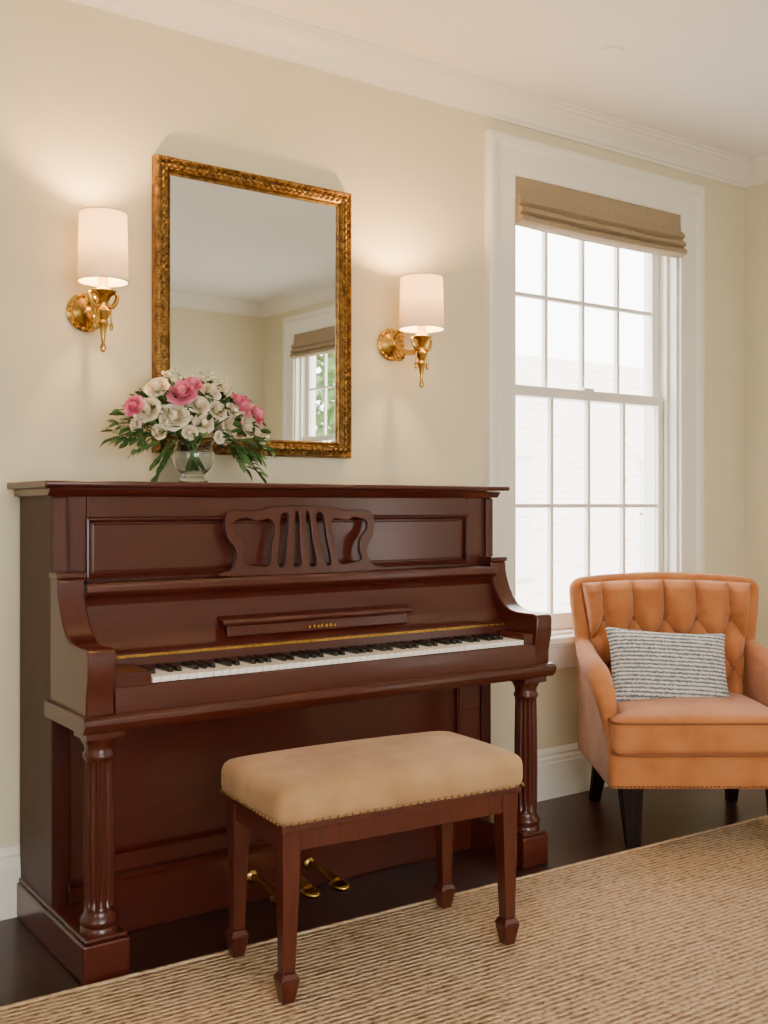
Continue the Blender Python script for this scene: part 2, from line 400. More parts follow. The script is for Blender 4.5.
roman('roman_shade',(WX0+0.004,0.0,WZ1-0.001),0,WX1-WX0-0.008)
roman('roman_shade',(XR,RY0-0.004,WZ1-0.001),-pi/2,RY0-RY1-0.008)

lathe('smoke_detector',[(0.0,-0.0),(0.04,0),(0.04,-0.008),(0.028,-0.012),(0,-0.013)][::-1],(2.97,-0.565,CZ),M_ceil)

# ------------------------------------------------------------------ rug
rg=empty('jute_rug',(1.0,-0.622,0),math.radians(-2.2))
bm=bmesh.new(); bm_box(bm,-2.6,3.35,-3.6,0,0.0,0.012)
finish('weave',bm,M_rug,rg,smooth=False,bevel=0.005)
bm=bmesh.new()
bm_tube(bm,[(-2.6,-0.004,0.008),(3.35,-0.004,0.008)],0.008,8,1)
finish('bound_edge',bm,M_rug,rg)

# ------------------------------------------------------------------ piano
pn=empty('upright_piano',(1.78,-0.3,0))
def pb(name,l,m=M_mah,bevel=0.004): return boxes(name,l,m,pn,True,bevel=bevel)
def pp(name,pts,ax,a,b,m=M_mah,bevel=0.0): return prism(name,pts,ax,a,b,m,pn,True,bevel=bevel)
X0,X1=0.962,2.595
YF=-0.315
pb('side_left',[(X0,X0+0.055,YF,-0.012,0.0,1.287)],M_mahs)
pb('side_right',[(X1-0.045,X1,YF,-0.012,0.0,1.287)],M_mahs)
pb('back',[(X0+0.045,X1-0.045,-0.05,-0.012,0.0,1.287)],M_mahd)
pp('lid',[(-0.375,1.303),(-0.378,1.310),(-0.375,1.318),(-0.006,1.318),(-0.006,1.298),(-0.366,1.298)],'x',0.925,2.632,M_mah,0.003)
pp('lid_moulding',[(-0.352,1.298),(-0.340,1.284),(-0.332,1.276),(-0.012,1.276),(-0.012,1.298)],'x',0.945,2.612,M_mah,0.002)
uy=YF
pb('upper_stiles',[(X0+0.045,1.062,uy,uy+0.03,1.03,1.278),(2.488,X1-0.045,uy,uy+0.03,1.03,1.278)],M_mahv)
pb('upper_rails',[(1.062,2.488,uy,uy+0.03,1.212,1.278),(1.062,2.488,uy,uy+0.03,1.0,1.04)])
pb('upper_panel',[(1.05,2.50,uy+0.016,uy+0.03,1.02,1.23)])
def frame_mould(name,x0,x1,z0,z1,y,w=0.012,d=0.008):
    prf=[(0,0),(0,-d),(w*0.4,-d*1.2),(w,0)]
    bm=bmesh.new()
    corners=[(x0,z0,1,1),(x1,z0,-1,1),(x1,z1,-1,-1),(x0,z1,1,-1)]
    rings=[[bm.verts.new((cx+sx*a,y+b,cz_+sz*a)) for a,b in prf] for cx,cz_,sx,sz in corners]
    for i in range(4):
        for j in range(4): bm.faces.new((rings[i][j],rings[i][(j+1)%4],rings[(i+1)%4][(j+1)%4],rings[(i+1)%4][j]))
    return finish(name,bm,M_mah,pn,True,smooth=False)
frame_mould('upper_panel_bead',1.062,2.488,1.04,1.212,uy+0.004)
frame_mould('upper_panel_inner_bead',1.085,2.465,1.055,1.196,uy+0.018,0.006,0.004)
pb('corner_pilasters',[(X0,X0+0.040,uy-0.012,uy,1.03,1.274),(X1-0.035,X1,uy-0.012,uy,1.03,1.274)],M_mahv,0.005)
pp('music_shelf',[(-0.405,0.996),(-0.412,1.006),(-0.412,1.022),(-0.404,1.030),(-0.30,1.030),(-0.30,0.985),(-0.385,0.985)],'x',1.03,2.54,M_mah,0.002)
pp('shelf_cove',[(-0.388,0.987),(-0.376,0.972),(-0.372,0.955),(-0.30,0.955),(-0.30,0.987)],'x',1.034,2.536,M_mah)
pp('fallboard',[(-0.374,0.965),(-0.384,0.930),(-0.405,0.885),(-0.432,0.848),(-0.458,0.836),(-0.458,0.822),(-0.30,0.822),(-0.30,0.965)],'x',1.034,2.536,M_mah)
pp('nameboard',[(-0.455,0.822),(-0.458,0.795),(-0.30,0.795),(-0.30,0.822)],'x',1.034,2.536,M_mah)
bm=bmesh.new()
bm_box(bm,1.04,2.53,-0.4625,-0.457,0.823,0.831)
for i in range(60):
    x=1.05+i*1.47/59; bm_ball(bm,(x,-0.4628,0.827),0.0026,seg=6)
finish('brass_hinge',bm,M_gold,pn,True)
pp('desk_ledge',[(-0.390,0.915),(-0.432,0.906),(-0.440,0.898),(-0.436,0.889),(-0.405,0.886)],'x',1.435,2.135,M_mah,0.002)
pp('desk_ledge_skirt',[(-0.405,0.888),(-0.428,0.888),(-0.438,0.856),(-0.41,0.856)],'x',1.45,2.12,M_mah,0.003)
bm=bmesh.new()
for i,x in enumerate([1.735,1.752,1.768,1.780,1.797,1.812,1.828]):
    hh=0.010 if i%2 else 0.0075
    bm_box(bm,x-0.004,x+0.004,-0.4395,-0.4325,0.864,0.864+hh)
    bm_box(bm,x-0.0055,x-0.0030,-0.4395,-0.4325,0.864,0.872)
finish('inlay_lettering',bm,M_gold,pn,True,smooth=False)
arm=[(-0.315,0.69),(-0.315,1.045),(-0.372,1.052),(-0.382,1.040),(-0.384,1.010),(-0.392,0.985),(-0.404,0.955),(-0.424,0.922),(-0.450,0.896),(-0.480,0.880),(-0.515,0.874),(-0.600,0.874),(-0.616,0.868),(-0.622,0.855),(-0.620,0.800),(-0.612,0.770),(-0.606,0.740),(-0.606,0.70),(-0.600,0.69)]
pp('arm_left',arm,'x',0.957,1.034,M_mah,0.005)
pp('arm_right',arm,'x',2.536,2.608,M_mah,0.005)
pb('arm_caps',[(0.953,1.038,-0.386,-0.315,1.045,1.062),(2.532,2.612,-0.386,-0.315,1.045,1.062)])
pp('keybed',[(-0.626,0.668),(-0.632,0.680),(-0.630,0.692),(-0.618,0.700),(-0.30,0.700),(-0.30,0.655),(-0.615,0.655)],'x',0.945,2.620,M_mah,0.002)
pp('keyslip',[(-0.612,0.700),(-0.612,0.752),(-0.608,0.768),(-0.598,0.772),(-0.590,0.768),(-0.590,0.700)],'x',1.034,2.536,M_mah)
pb('key_blocks',[(1.034,1.138,-0.606,-0.455,0.70,0.806),(2.492,2.536,-0.606,-0.455,0.70,0.806)],M_mah,0.006)
pb('key_frame',[(1.138,2.492,-0.590,-0.40,0.70,0.755)],M_mahd,0)
KX0,KX1=1.140,2.490; kw=(KX1-KX0)/52
bm=bmesh.new()
for i in range(52):
    bm_box(bm,KX0+i*kw+0.0009,KX0+(i+1)*kw-0.0009,-0.604,-0.44,0.772,0.787)
    bm_box(bm,KX0+i*kw+0.0015,KX0+(i+1)*kw-0.0015,-0.600,-0.44,0.752,0.772)
finish('white_keys',bm,M_ivory,pn,True,smooth=False,bevel=0.0012)
bm=bmesh.new()
for i in range(51):
    if (i%7) in (0,2,3,5,6):
        c=KX0+(i+1)*kw
        bm_prism(bm,[(-0.552,0.785),(-0.547,0.799),(-0.44,0.800),(-0.44,0.785)],'x',c-0.0068,c+0.0068)
finish('black_keys',bm,M_ebony,pn,True,smooth=False,bevel=0.0015)
pb('key_felt',[(1.138,2.492,-0.462,-0.456,0.787,0.799)],M_felt,0)
pb('lower_stiles',[(X0+0.045,1.125,YF+0.01,YF+0.04,0.12,0.66),(2.455,X1-0.045,YF+0.01,YF+0.04,0.12,0.66)],M_mahv)
pb('lower_rails',[(1.125,2.455,YF+0.01,YF+0.04,0.60,0.66),(1.125,2.455,YF+0.01,YF+0.04,0.17,0.225)])
pb('lower_panel',[(1.115,2.465,YF+0.026,YF+0.04,0.2,0.63)])
frame_mould('lower_panel_bead',1.125,2.455,0.225,0.60,YF+0.014)
pb('bottom_rail',[(X0+0.045,X1-0.045,YF-0.012,YF+0.03,0.0,0.155)])
pp('bottom_rail_cap',[(YF-0.024,0.155),(YF-0.026,0.166),(YF-0.016,0.176),(YF+0.03,0.178),(YF+0.03,0.155)],'x',X0+0.045,X1-0.045,M_mah)
for nm,a,b in (('toe_left',0.950,1.078),('toe_right',2.487,2.607)):
    pb(nm,[(a,b,-0.605,-0.012,0.0,0.105)],M_mah,0.006)
    pb(nm+'_cap',[(a+0.006,b-0.006,-0.599,-0.014,0.105,0.118)],M_mah,0.005)
for nm,cx in (('leg_left',1.012),('leg_right',2.548)):
    prof=[(0.050,0.118),(0.050,0.132),(0.046,0.138),(0.050,0.146),(0.050,0.158),(0.041,0.166),(0.038,0.180),(0.0385,0.186)]
    n=14
    for i in range(n+1):
        t=i/n; prof.append((0.0395-0.002*t+0.002*math.sin(pi*t),0.19+t*(0.572-0.19)))
    prof+=[(0.038,0.578),(0.043,0.584),(0.043,0.592),(0.038,0.598),(0.038,0.612),(0.044,0.622),(0.049,0.634)]
    lathe(nm,prof,(cx,-0.552,0),M_mahv,pn,True,segs=96,flutes=14,fdepth=0.007,frange=(0.189,0.573),angle=60)
    pb(nm+'_abacus',[(cx-0.052,cx+0.052,-0.604,-0.50,0.634,0.656)],M_mah,0.004)
for i,x in enumerate((1.585,1.690,1.795)):
    bm=bmesh.new()
    bm_tube(bm,[(x,-0.32,0.085),(x,-0.40,0.085),(x,-0.455,0.080),(x,-0.50,0.070)],[0.010,0.011,0.015,0.018],12,5)
    bm_ball(bm,(x,-0.515,0.066),0.031,(0.9,1.4,0.5),16)
    bm_ball(bm,(x,-0.335,0.085),0.022,(1,0.5,1),12)
    finish('pedal_%d'%(i+1),bm,M_gold,pn,True,angle=60)
def curve2d(name,loops,ext,bev,m,parent,loc,rotx):
    cu=bpy.data.curves.new(name,'CURVE'); cu.dimensions='2D'; cu.fill_mode='BOTH'; cu.extrude=ext; cu.bevel_depth=bev; cu.bevel_resolution=1
    for lp in loops:
        P=[(p[0],p[1],0) for p in lp]; ext_=[P[-1]]+P+[P[0],P[1]]
        sm=[]; 
        for i in range(1,len(ext_)-2):
            p0,p1,p2,p3=[Vector(q) for q in ext_[i-1:i+3]]
            for k in range(5):
                t=k/5; sm.append(0.5*((2*p1)+(p2-p0)*t+(2*p0-5*p1+4*p2-p3)*t*t+(3*p1-p0-3*p2+p3)*t**3))
        s=cu.splines.new('POLY'); s.points.add(len(sm)-1)
        for q,v in zip(s.points,sm): q.co=(v.x,v.y,0,1)
        s.use_cyclic_u=True
    tmp=bpy.data.objects.new(name+'_c',cu); COL.objects.link(tmp)
    dg=bpy.context.evaluated_depsgraph_get(); me=bpy.data.meshes.new_from_object(tmp.evaluated_get(dg))
    bpy.data.objects.remove(tmp)
    me.transform(Matrix.Translation(Vector(loc))@Matrix.Rotation(rotx,4,'X'))
    o=bpy.data.objects.new(name,me); COL.objects.link(o); me.materials.clear(); me.materials.append(m)
    o.parent=parent; o.matrix_parent_inverse=Matrix.Translation(parent.location).inverted()
    return o
HW,HH=0.278,0.208
half=[(0.97,0.0),(0.93,0.10),(0.87,0.27),(0.89,0.42),(0.97,0.56),(1.0,0.76),(0.97,0.93),(0.86,0.975),(0.70,0.96),(0.54,0.975),(0.42,1.02),(0.22,1.03)]
outer=[(x*HW,z*HH) for x,z in half]+[(-x*HW,z*HH) for x,z in half[::-1]]
kid=[(0.46,0.14),(0.42,0.45),(0.37,0.72),(0.44,0.85),(0.60,0.82),(0.74,0.87),(0.90,0.80),(0.90,0.66),(0.80,0.52),(0.78,0.34),(0.80,0.18),(0.62,0.12)]
sl1=[(0.27,0.13),(0.22,0.50),(0.18,0.90),(0.29,0.90),(0.33,0.50),(0.37,0.14)]
sl2=[(0.045,0.13),(0.045,0.50),(0.04,0.92),(0.10,0.92),(0.13,0.50),(0.17,0.13)]
loops=[outer]
for h in (kid,sl1,sl2):
    loops.append([(x*HW,z*HH) for x,z in h]); loops.append([(-x*HW,z*HH) for x,z in h][::-1])
curve2d('carved_music_desk',loops,0.006,0.002,M_mah,pn,(1.768,-0.352,1.031),math.radians(84))

# ------------------------------------------------------------------ mirror
mr=empty('gilt_wall_mirror',(1.77,-0.012,1.91))
mx0,mx1,mz0,mz1=1.392,2.160,1.422,2.398
fw=0.058
bm=bmesh.new()
prf=[(0,0),(0,-0.028),(0.004,-0.036),(0.012,-0.038),(0.017,-0.030),(0.024,-0.034),(0.036,-0.034),(0.044,-0.026),(0.048,-0.020),(0.051,-0.024),(0.056,-0.022),(fw,-0.012),(fw,0)]
cor=[(mx0,mz0,1,1),(mx1,mz0,-1,1),(mx1,mz1,-1,-1),(mx0,mz1,1,-1)]
rings=[[bm.verts.new((cx+sx*a,b-0.004,c2+sz*a)) for a,b in prf] for cx,c2,sx,sz in cor]
k=len(prf)
for i in range(4):
    for j in range(k): bm.faces.new((rings[i][j],rings[i][(j+1)%k],rings[(i+1)%4][(j+1)%k],rings[(i+1)%4][j]))
finish('frame',bm,M_frame,mr,True,smooth=False)
bm=bmesh.new()
def orn(x,z,horizontal):
    sc=(1.25,0.6,0.75) if horizontal else (0.75,0.6,1.25)
    bm_ball(bm,(x,-0.038,z),0.0095,sc,8)
    off=0.011
    for s in (-1,1):
        if horizontal: bm_ball(bm,(x+0.010,-0.036,z+s*off),0.0070,(1.3,0.7,0.6),6)
        else: bm_ball(bm,(x+s*off,-0.036,z+0.010),0.0070,(0.6,0.7,1.3),6)
c=0.028; st=0.022
n=int((mx1-mx0-2*c)/st)
for i in range(n+1):
    x=mx0+c+(mx1-mx0-2*c)*i/n
    orn(x,mz0+c,True); orn(x,mz1-c,True)
n=int((mz1-mz0-2*c)/st)
for i in range(1,n):
    z=mz0+c+(mz1-mz0-2*c)*i/n
    orn(mx0+c,z,False); orn(mx1-c,z,False)
finish('carved_ornament',bm,M_frame,mr,True,angle=None)
bm=bmesh.new()
st=0.0105
for (zz) in (mz0+0.007,mz1-0.007):
    n=int((mx1-mx0)/st)
    for i in range(n+1): bm_ball(bm,(mx0+0.007+(mx1-mx0-0.014)*i/n,-0.040,zz),0.0042,seg=6)
for (xx) in (mx0+0.007,mx1-0.007):
    n=int((mz1-mz0)/st)
    for i in range(1,n): bm_ball(bm,(xx,-0.040,mz0+0.007+(mz1-mz0-0.014)*i/n),0.0042,seg=6)
finish('beaded_rim',bm,M_frame,mr,True,angle=None)
boxes('backing',[(mx0+0.02,mx1-0.02,-0.010,-0.003,mz0+0.02,mz1-0.02)],M_mahd,mr,True)
g=boxes('glass',[(-(mx1-mx0)/2+fw-0.006,(mx1-mx0)/2-fw+0.006,-0.001,0.001,-(mz1-mz0)/2+fw-0.006,(mz1-mz0)/2-fw+0.006)],M_mirror,mr)
# leans a fraction forward, as a hung mirror does
g.location=((mx0+mx1)/2-1.77,-0.0165+0.012,(mz0+mz1)/2-1.91); g.rotation_euler=(math.radians(0.4),0,0)

# ------------------------------------------------------------------ sconces
def sconce(x, zp, d, zs0, zs1, rs, watts, tail=1.0):
    e=empty('wall_sconce',(x,0,zp))
    lathe('backplate',[(0.0,0.0),(0.060,0.0),(0.062,0.008),(0.053,0.014),(0.048,0.013),(0.041,0.020),(0.026,0.026),(0.020,0.034),(0.012,0.042),(0.0,0.046)],(0,-0.001,0),M_gold,e,axis='y',segs=40)
    bm=bmesh.new()
    for k in range(18):
        a=2*pi*k/18; bm_ball(bm,(0.054*math.cos(a),-0.013,0.054*math.sin(a)),0.0065,seg=8)
    finish('backplate_gadroon',bm,M_gold,e)
    s0=zs0-zp; s1=zs1-zp
    bm=bmesh.new()
    bm_tube(bm,[(0,-0.03,0.0),(0,-d*0.45,-0.035),(0,-d*0.8,-0.045),(0,-d,-0.01),(0,-d,s0-0.01)],[0.012,0.011,0.011,0.012,0.010],12,7)
    bm_tube(bm,[(0,-0.02,-0.02),(0,-0.05,-0.06),(0,-0.085,-0.055),(0,-0.085,-0.025),(0,-0.065,-0.028)],[0.007,0.008,0.008,0.007,0.005],10,6)
    bm_tube(bm,[(0,-0.03,0.02),(0,-0.06,0.045),(0,-0.09,0.030),(0,-0.08,0.010)],[0.006,0.007,0.006,0.004],10,6)
    for s in (-1,1):
        bm_tube(bm,[(0,-d,s0-0.055),(s*0.022,-d-0.004,s0-0.075),(s*0.038,-d-0.004,s0-0.060),(s*0.044,-d,s0-0.038),(s*0.032,-d,s0-0.032)],[0.006,0.007,0.007,0.006,0.004],10,6)
        bm_tube(bm,[(s*0.024,-d,s0-0.075),(s*0.026,-d,s0-0.125)],[0.003,0.0025],8,1)
        bm_ball(bm,(s*0.026,-d,s0-0.134),0.008,(0.8,0.8,1.6),8)
    finish('scroll_arm',bm,M_gold,e)
    b=s0
    lathe('turned_stem',[(0.0,b-0.215),(0.007,b-0.210),(0.010,b-0.198),(0.005,b-0.186),(0.007,b-0.165),(0.011,b-0.142),(0.017,b-0.125),(0.012,b-0.115),(0.020,b-0.100),(0.024,b-0.088),(0.014,b-0.076),(0.012,b-0.066),(0.018,b-0.056),(0.024,b-0.044),(0.038,b-0.034),(0.040,b-0.028),(0.024,b-0.024),(0.016,b-0.012),(0.016,b+0.02),(0.0,b+0.021)],(0,-d,0),M_gold,e,segs=28)
    lathe('candle_sleeve',[(0.0,b+0.02),(0.012,b+0.02),(0.012,b+0.075),(0.0,b+0.076)],(0,-d,0),M_ivory,e,segs=20)
    r0,r1=rs*1.01,rs*0.95
    prof=[(r0,s0),(r1,s1),(r1-0.0025,s1),(r0-0.0025,s0)]
    bm=bmesh.new(); segs=56; rr=[[bm.verts.new((r*math.cos(2*pi*k/segs),-d+r*math.sin(2*pi*k/segs),z)) for k in range(segs)] for r,z in prof]
    for i in range(4):
        for k2 in range(segs): bm.faces.new((rr[i][k2],rr[i][(k2+1)%segs],rr[(i+1)%4][(k2+1)%segs],rr[(i+1)%4][k2]))
    finish('drum_shade',bm,M_shade,e,angle=50)
    bm=bmesh.new()
    for zz,rad in ((s0+0.002,r0),(s1-0.002,r1)):
        pts=[(rad*math.cos(2*pi*k/48),-d+rad*math.sin(2*pi*k/48),zz) for k in range(49)]
        bm_tube(bm,pts,0.0022,6,1)
    finish('shade_trim',bm,M_shade,e)
    bm=bmesh.new()
    for k in range(3):
        a=2*pi*k/3; bm_tube(bm,[(0,-d,s1-0.01),(r1*math.cos(a),-d+r1*math.sin(a),s1-0.004)],0.0015,6,1)
    bm_tube(bm,[(0,-d,s1-0.05),(0,-d,s1+0.010)],0.0025,8,1)
    bm_ball(bm,(0,-d,s1+0.012),0.005,seg=10)
    finish('shade_spider',bm,M_gold,e)
    mb=mat('bulb_glass',(1,0.9,0.75),0.3,emit=(1.0,0.62,0.30),estr=6.0)
    bm=bmesh.new(); bm_ball(bm,(0,-d,s0+0.105),0.016,(1,1,1.7),16); finish('bulb',bm,mb,e)
    ld=bpy.data.lights.new('sconce_light','POINT'); ld.energy=watts; ld.color=(1.0,0.60,0.27); ld.shadow_soft_size=0.02
    lo=bpy.data.objects.new('lamp_light',ld); COL.objects.link(lo); lo.parent=e; lo.location=(0,-d,s0+0.15)
    return e
sconce(1.169,1.859,0.16,1.929,2.140,0.075,33)
sconce(2.358,1.861,0.20,1.893,2.085,0.082,33)

# ------------------------------------------------------------------ flowers
fl=empty('flower_bouquet_in_vase',(1.447,-0.2,1.318))
VX,VY,VZ=1.430,-0.24,1.3185
vp=[(0.0,0.0),(0.042,0.0),(0.046,0.004),(0.044,0.010),(0.034,0.018),(0.036,0.026),(0.054,0.045),(0.065,0.070),(0.067,0.090),(0.060,0.108),(0.056,0.118),(0.064,0.130),(0.070,0.136)]
inn=[(r-0.004,z+0.002) for r,z in vp[::-1] if z>0.022]
lathe('glass_vase',vp+[(0.068,0.138)]+inn+[(0.0,0.030)],(VX,VY,VZ),M_vase,fl,True,segs=48)
bm=bmesh.new()
for i in range(26):
    a=random.uniform(0,2*pi); r=random.uniform(0.005,0.04)
    bm_tube(bm,[(VX+r*math.cos(a+2),VY+r*math.sin(a+2),VZ+0.038),(VX+r*.6*math.cos(a),VY+r*.6*math.sin(a),VZ+0.12),(VX+0.10*math.cos(a),VY+0.07*math.sin(a),VZ+0.20)],[0.003,0.003,0.002],6,3)
finish('stems',bm,M_leaf,fl,True)

def add_petal(bm, frame, ang, rad, height, curl, width):
    nu,nv=5,5; g=[]
    for j in range(nv):
        t=j/(nv-1); row=[]
        r=rad*(0.25+0.75*math.sin(t*pi/2)) + curl*t**3
        z=height*(t**1.1) - curl*0.6*t**4
        for i in range(nu):
            s=(i/(nu-1)-0.5)*2
            a=ang+s*width*(0.45+0.55*math.sin(min(1,t*1.2)*pi/2))*(1-0.25*t**4)
            rr=r*(1+0.05*s*s); zz=z-0.10*height*s*s*t
            row.append(bm.verts.new(frame@Vector((rr*math.cos(a),rr*math.sin(a),zz))))
        g.append(row)
    for j in range(nv-1):
        for i in range(nu-1): bm.faces.new((g[j][i],g[j][i+1],g[j+1][i+1],g[j+1][i]))

def frame_at(p, d):
    q=Vector((0,0,1)).rotation_difference(Vector(d).normalized())
    return Matrix.Translation(Vector(p))@q.to_matrix().to_4x4()

def rose(bm, p, d, R):
    F=frame_at(p,d); a0=random.uniform(0,6)
    bm_ball(bm, F@Vector((0,0,R*0.62)), R*0.42, (1,1,1), 8)
    specs=[(0.20,1.02,-0.03,1.3,3),(0.36,1.0,-0.02,1.0,4),(0.52,0.95,0.02,0.85,5),(0.70,0.85,0.08,0.78,5),(0.86,0.68,0.16,0.72,6),(0.98,0.46,0.24,0.68,6)]
    for li,(r,h,c,w,n) in enumerate(specs):
        for k in range(n):
            add_petal(bm,F,a0+li*0.7+2*pi*k/n+random.uniform(-.1,.1),R*r*random.uniform(.92,1.06),R*h*1.10*random.uniform(.93,1.04),R*c,w)

def pos(u,v):
    return 1.168+(u-113)/149*0.507, 1.25-(v-505)*0.00312
C=Vector((1.445,-0.20,1.455))
bw=bmesh.new(); bpk=bmesh.new(); bf=bmesh.new()
pinks=[(168,391,14),(234,402,12),(252,411,11),(126,408,10),(181,383,9),(226,397,7)]
whites=[(160,417,13),(190,423,10),(219,426,10),(205,408,10),(148,387,11),(137,411,12),(238,424,9),(186,404,10),
        (200,389,10),(216,386,8),(128,428,6),(175,434,7),(147,434,7),(250,431,6),(206,438,6),(222,408,8)]
for lst,bmx in ((pinks,bpk),(whites,bw)):
    for u,v,r in lst:
        x,z=pos(u,v); dx=(x-C.x)/0.27; dz=(z-C.z-0.02)/0.17
        y=-0.20-(0.145 if bmx is bpk else 0.130)*math.sqrt(max(0.05,1-dx*dx*0.9-dz*dz*0.5))
        d=Vector((x,y,z))-C; d.y-=0.06
        R=r*0.0029
        dn=d.normalized()
        rose(bmx,Vector((x,y,z))-dn*R*0.9,dn,R)
for i in range(12):
    a=random.uniform(0,pi); el=random.uniform(0.1,1.1)
    d=Vector((math.cos(a)*math.cos(el)*0.19,math.sin(a)*math.cos(el)*0.11,math.sin(el)*0.13))
    rose(bw if i%4 else bpk, C+d*0.9, d.normalized(), random.uniform(0.024,0.033))
def fin2(nm,b,m):
    return finish(nm,b,m,fl,True,angle=None,recalc=False)
fin2('cream_roses',bw,M_rosew); fin2('pink_roses',bpk,M_rosep)
bst=bmesh.new()
for i in range(50):
    a=random.uniform(0,2*pi); el=random.uniform(0.0,1.4)
    R=random.uniform(0.92,1.16)
    tip=C+Vector((math.cos(a)*math.cos(el)*0.235*R,math.sin(a)*math.cos(el)*0.14*R,0.0+math.sin(el)*0.19*R))
    bm_tube(bst,[C+(tip-C)*0.5,tip],[0.0015,0.001],5,1)
    for k in range(9):
        p=tip+Vector((random.uniform(-.018,.018),random.uniform(-.014,.014),random.uniform(-.02,.014)))
        bm_ball(bf,p,random.uniform(0.004,0.008),(1,1,0.8),6)
finish('filler_blossom',bf,M_bud,fl,True,angle=None); finish('filler_stalks',bst,M_leaf,fl,True,angle=None)
def leaf(bm,p,d,L,W,droop):
    d=Vector(d).normalized(); up=Vector((0,0,1)); side=d.cross(up)
    if side.length<0.1: side=Vector((1,0,0))
    side.normalize(); side=(Quaternion(d,random.uniform(-0.9,0.9))@side); nn=side.cross(d)
    n=6; pr=[]
    for i in range(n+1):
        t=i/n; c=Vector(p)+d*L*t+Vector((0,0,-droop*L*t*t)); w=W*math.sin(pi*min(1,(t*0.92+0.04)))**0.8
        pr.append((bm.verts.new(c+side*w+nn*w*0.25),bm.verts.new(c),bm.verts.new(c-side*w+nn*w*0.25)))
    for i in range(n):
        bm.faces.new((pr[i][0],pr[i][1],pr[i+1][1],pr[i+1][0])); bm.faces.new((pr[i][1],pr[i][2],pr[i+1][2],pr[i+1][1]))
bl=bmesh.new(); bl2=bmesh.new()
for i in range(480):
    a=random.uniform(0,2*pi); el=random.uniform(-0.05,1.3)
    d=Vector((math.cos(a)*math.cos(el)*0.24,math.sin(a)*math.cos(el)*0.145,math.sin(el)*0.175))
    st_=C+d*random.uniform(0.65,1.05)
    dd=d.normalized()+Vector((random.uniform(-.6,.6),random.uniform(-.6,.6),random.uniform(-.3,.4)))
    leaf(bl if i%2 else bl2, st_, dd, random.uniform(0.028,0.052), random.uniform(0.006,0.012), random.uniform(0,0.5))
for (dx,dz,yy) in ((-0.22,-0.045,-0.28),(-0.16,-0.075,-0.30),(-0.15,-0.12,-0.28),(0.15,-0.05,-0.29),(0.20,-0.05,-0.27),(0.215,-0.11,-0.25),(-0.28,-0.01,-0.22),(0.15,-0.09,-0.28),(0.26,-0.02,-0.22),(-0.27,0.04,-0.24)):
    a=C+Vector((dx*0.5,-0.06,0.0)); b_=Vector((C.x+dx,yy,C.z+dz))
    bm_tube(bl2,[a,(a+b_)/2+Vector((0,0,0.02)),b_],[0.0022,0.002,0.0012],5,4)
    for k in range(11):
        t=0.25+k*0.075; p=a.lerp(b_,min(t,1)); sgn=1 if k%2 else -1
        leaf(bl,p,(dx*0.6+sgn*0.05,-0.05,-0.05+sgn*0.04),0.036,0.0095,0.3)
fin2('leaves',bl,M_leaf); fin2('dark_leaves',bl2,M_leafd)

# ------------------------------------------------------------------ bench
be=empty('piano_bench',(1.685,-0.863,0.012),math.radians(-4.5))
bm=bmesh.new()
for sx in (-1,1):
    for sy in (-1,1):
        c=(sx*0.338,sy*0.155); f=(sx*0.344,sy*0.158)
        bm_taper(bm,c,f,0.054,0.034,0.440,0.075)
        bm_taper(bm,f,f,0.036,0.052,0.075,0.060)
        bm_taper(bm,f,f,0.052,0.032,0.060,0.0)
finish('legs',bm,M_bench,be,smooth=False,bevel=0.003)
boxes('apron',[(-0.335,0.335,-0.176,-0.156,0.376,0.438),(-0.335,0.335,0.156,0.176,0.376,0.438),(-0.358,-0.338,-0.155,0.155,0.376,0.438),(0.338,0.358,-0.155,0.155,0.376,0.438)],M_bench,be,bevel=0.003)
boxes('seat_rail',[(-0.370,0.370,-0.188,0.188,0.428,0.445)],M_bench,be,bevel=0.003)
rcushion('velvet_seat',(0.384,0.202,0.049),0.036,M_tan,be,puff=0.022,loc=(0,0,0.488))
bm=bmesh.new()
def nails(x0,y0,x1,y1,n):
    for i in range(n+1):
        t=i/n; bm_ball(bm,(x0+(x1-x0)*t,y0+(y1-y0)*t,0.452),0.0046,seg=8)
nails(-0.370,-0.197,0.370,-0.197,34); nails(-0.370,0.197,0.370,0.197,34); nails(-0.379,-0.18,-0.379,0.18,17); nails(0.379,-0.18,0.379,0.18,17)
finish('nailhead_trim',bm,M_nail,be)

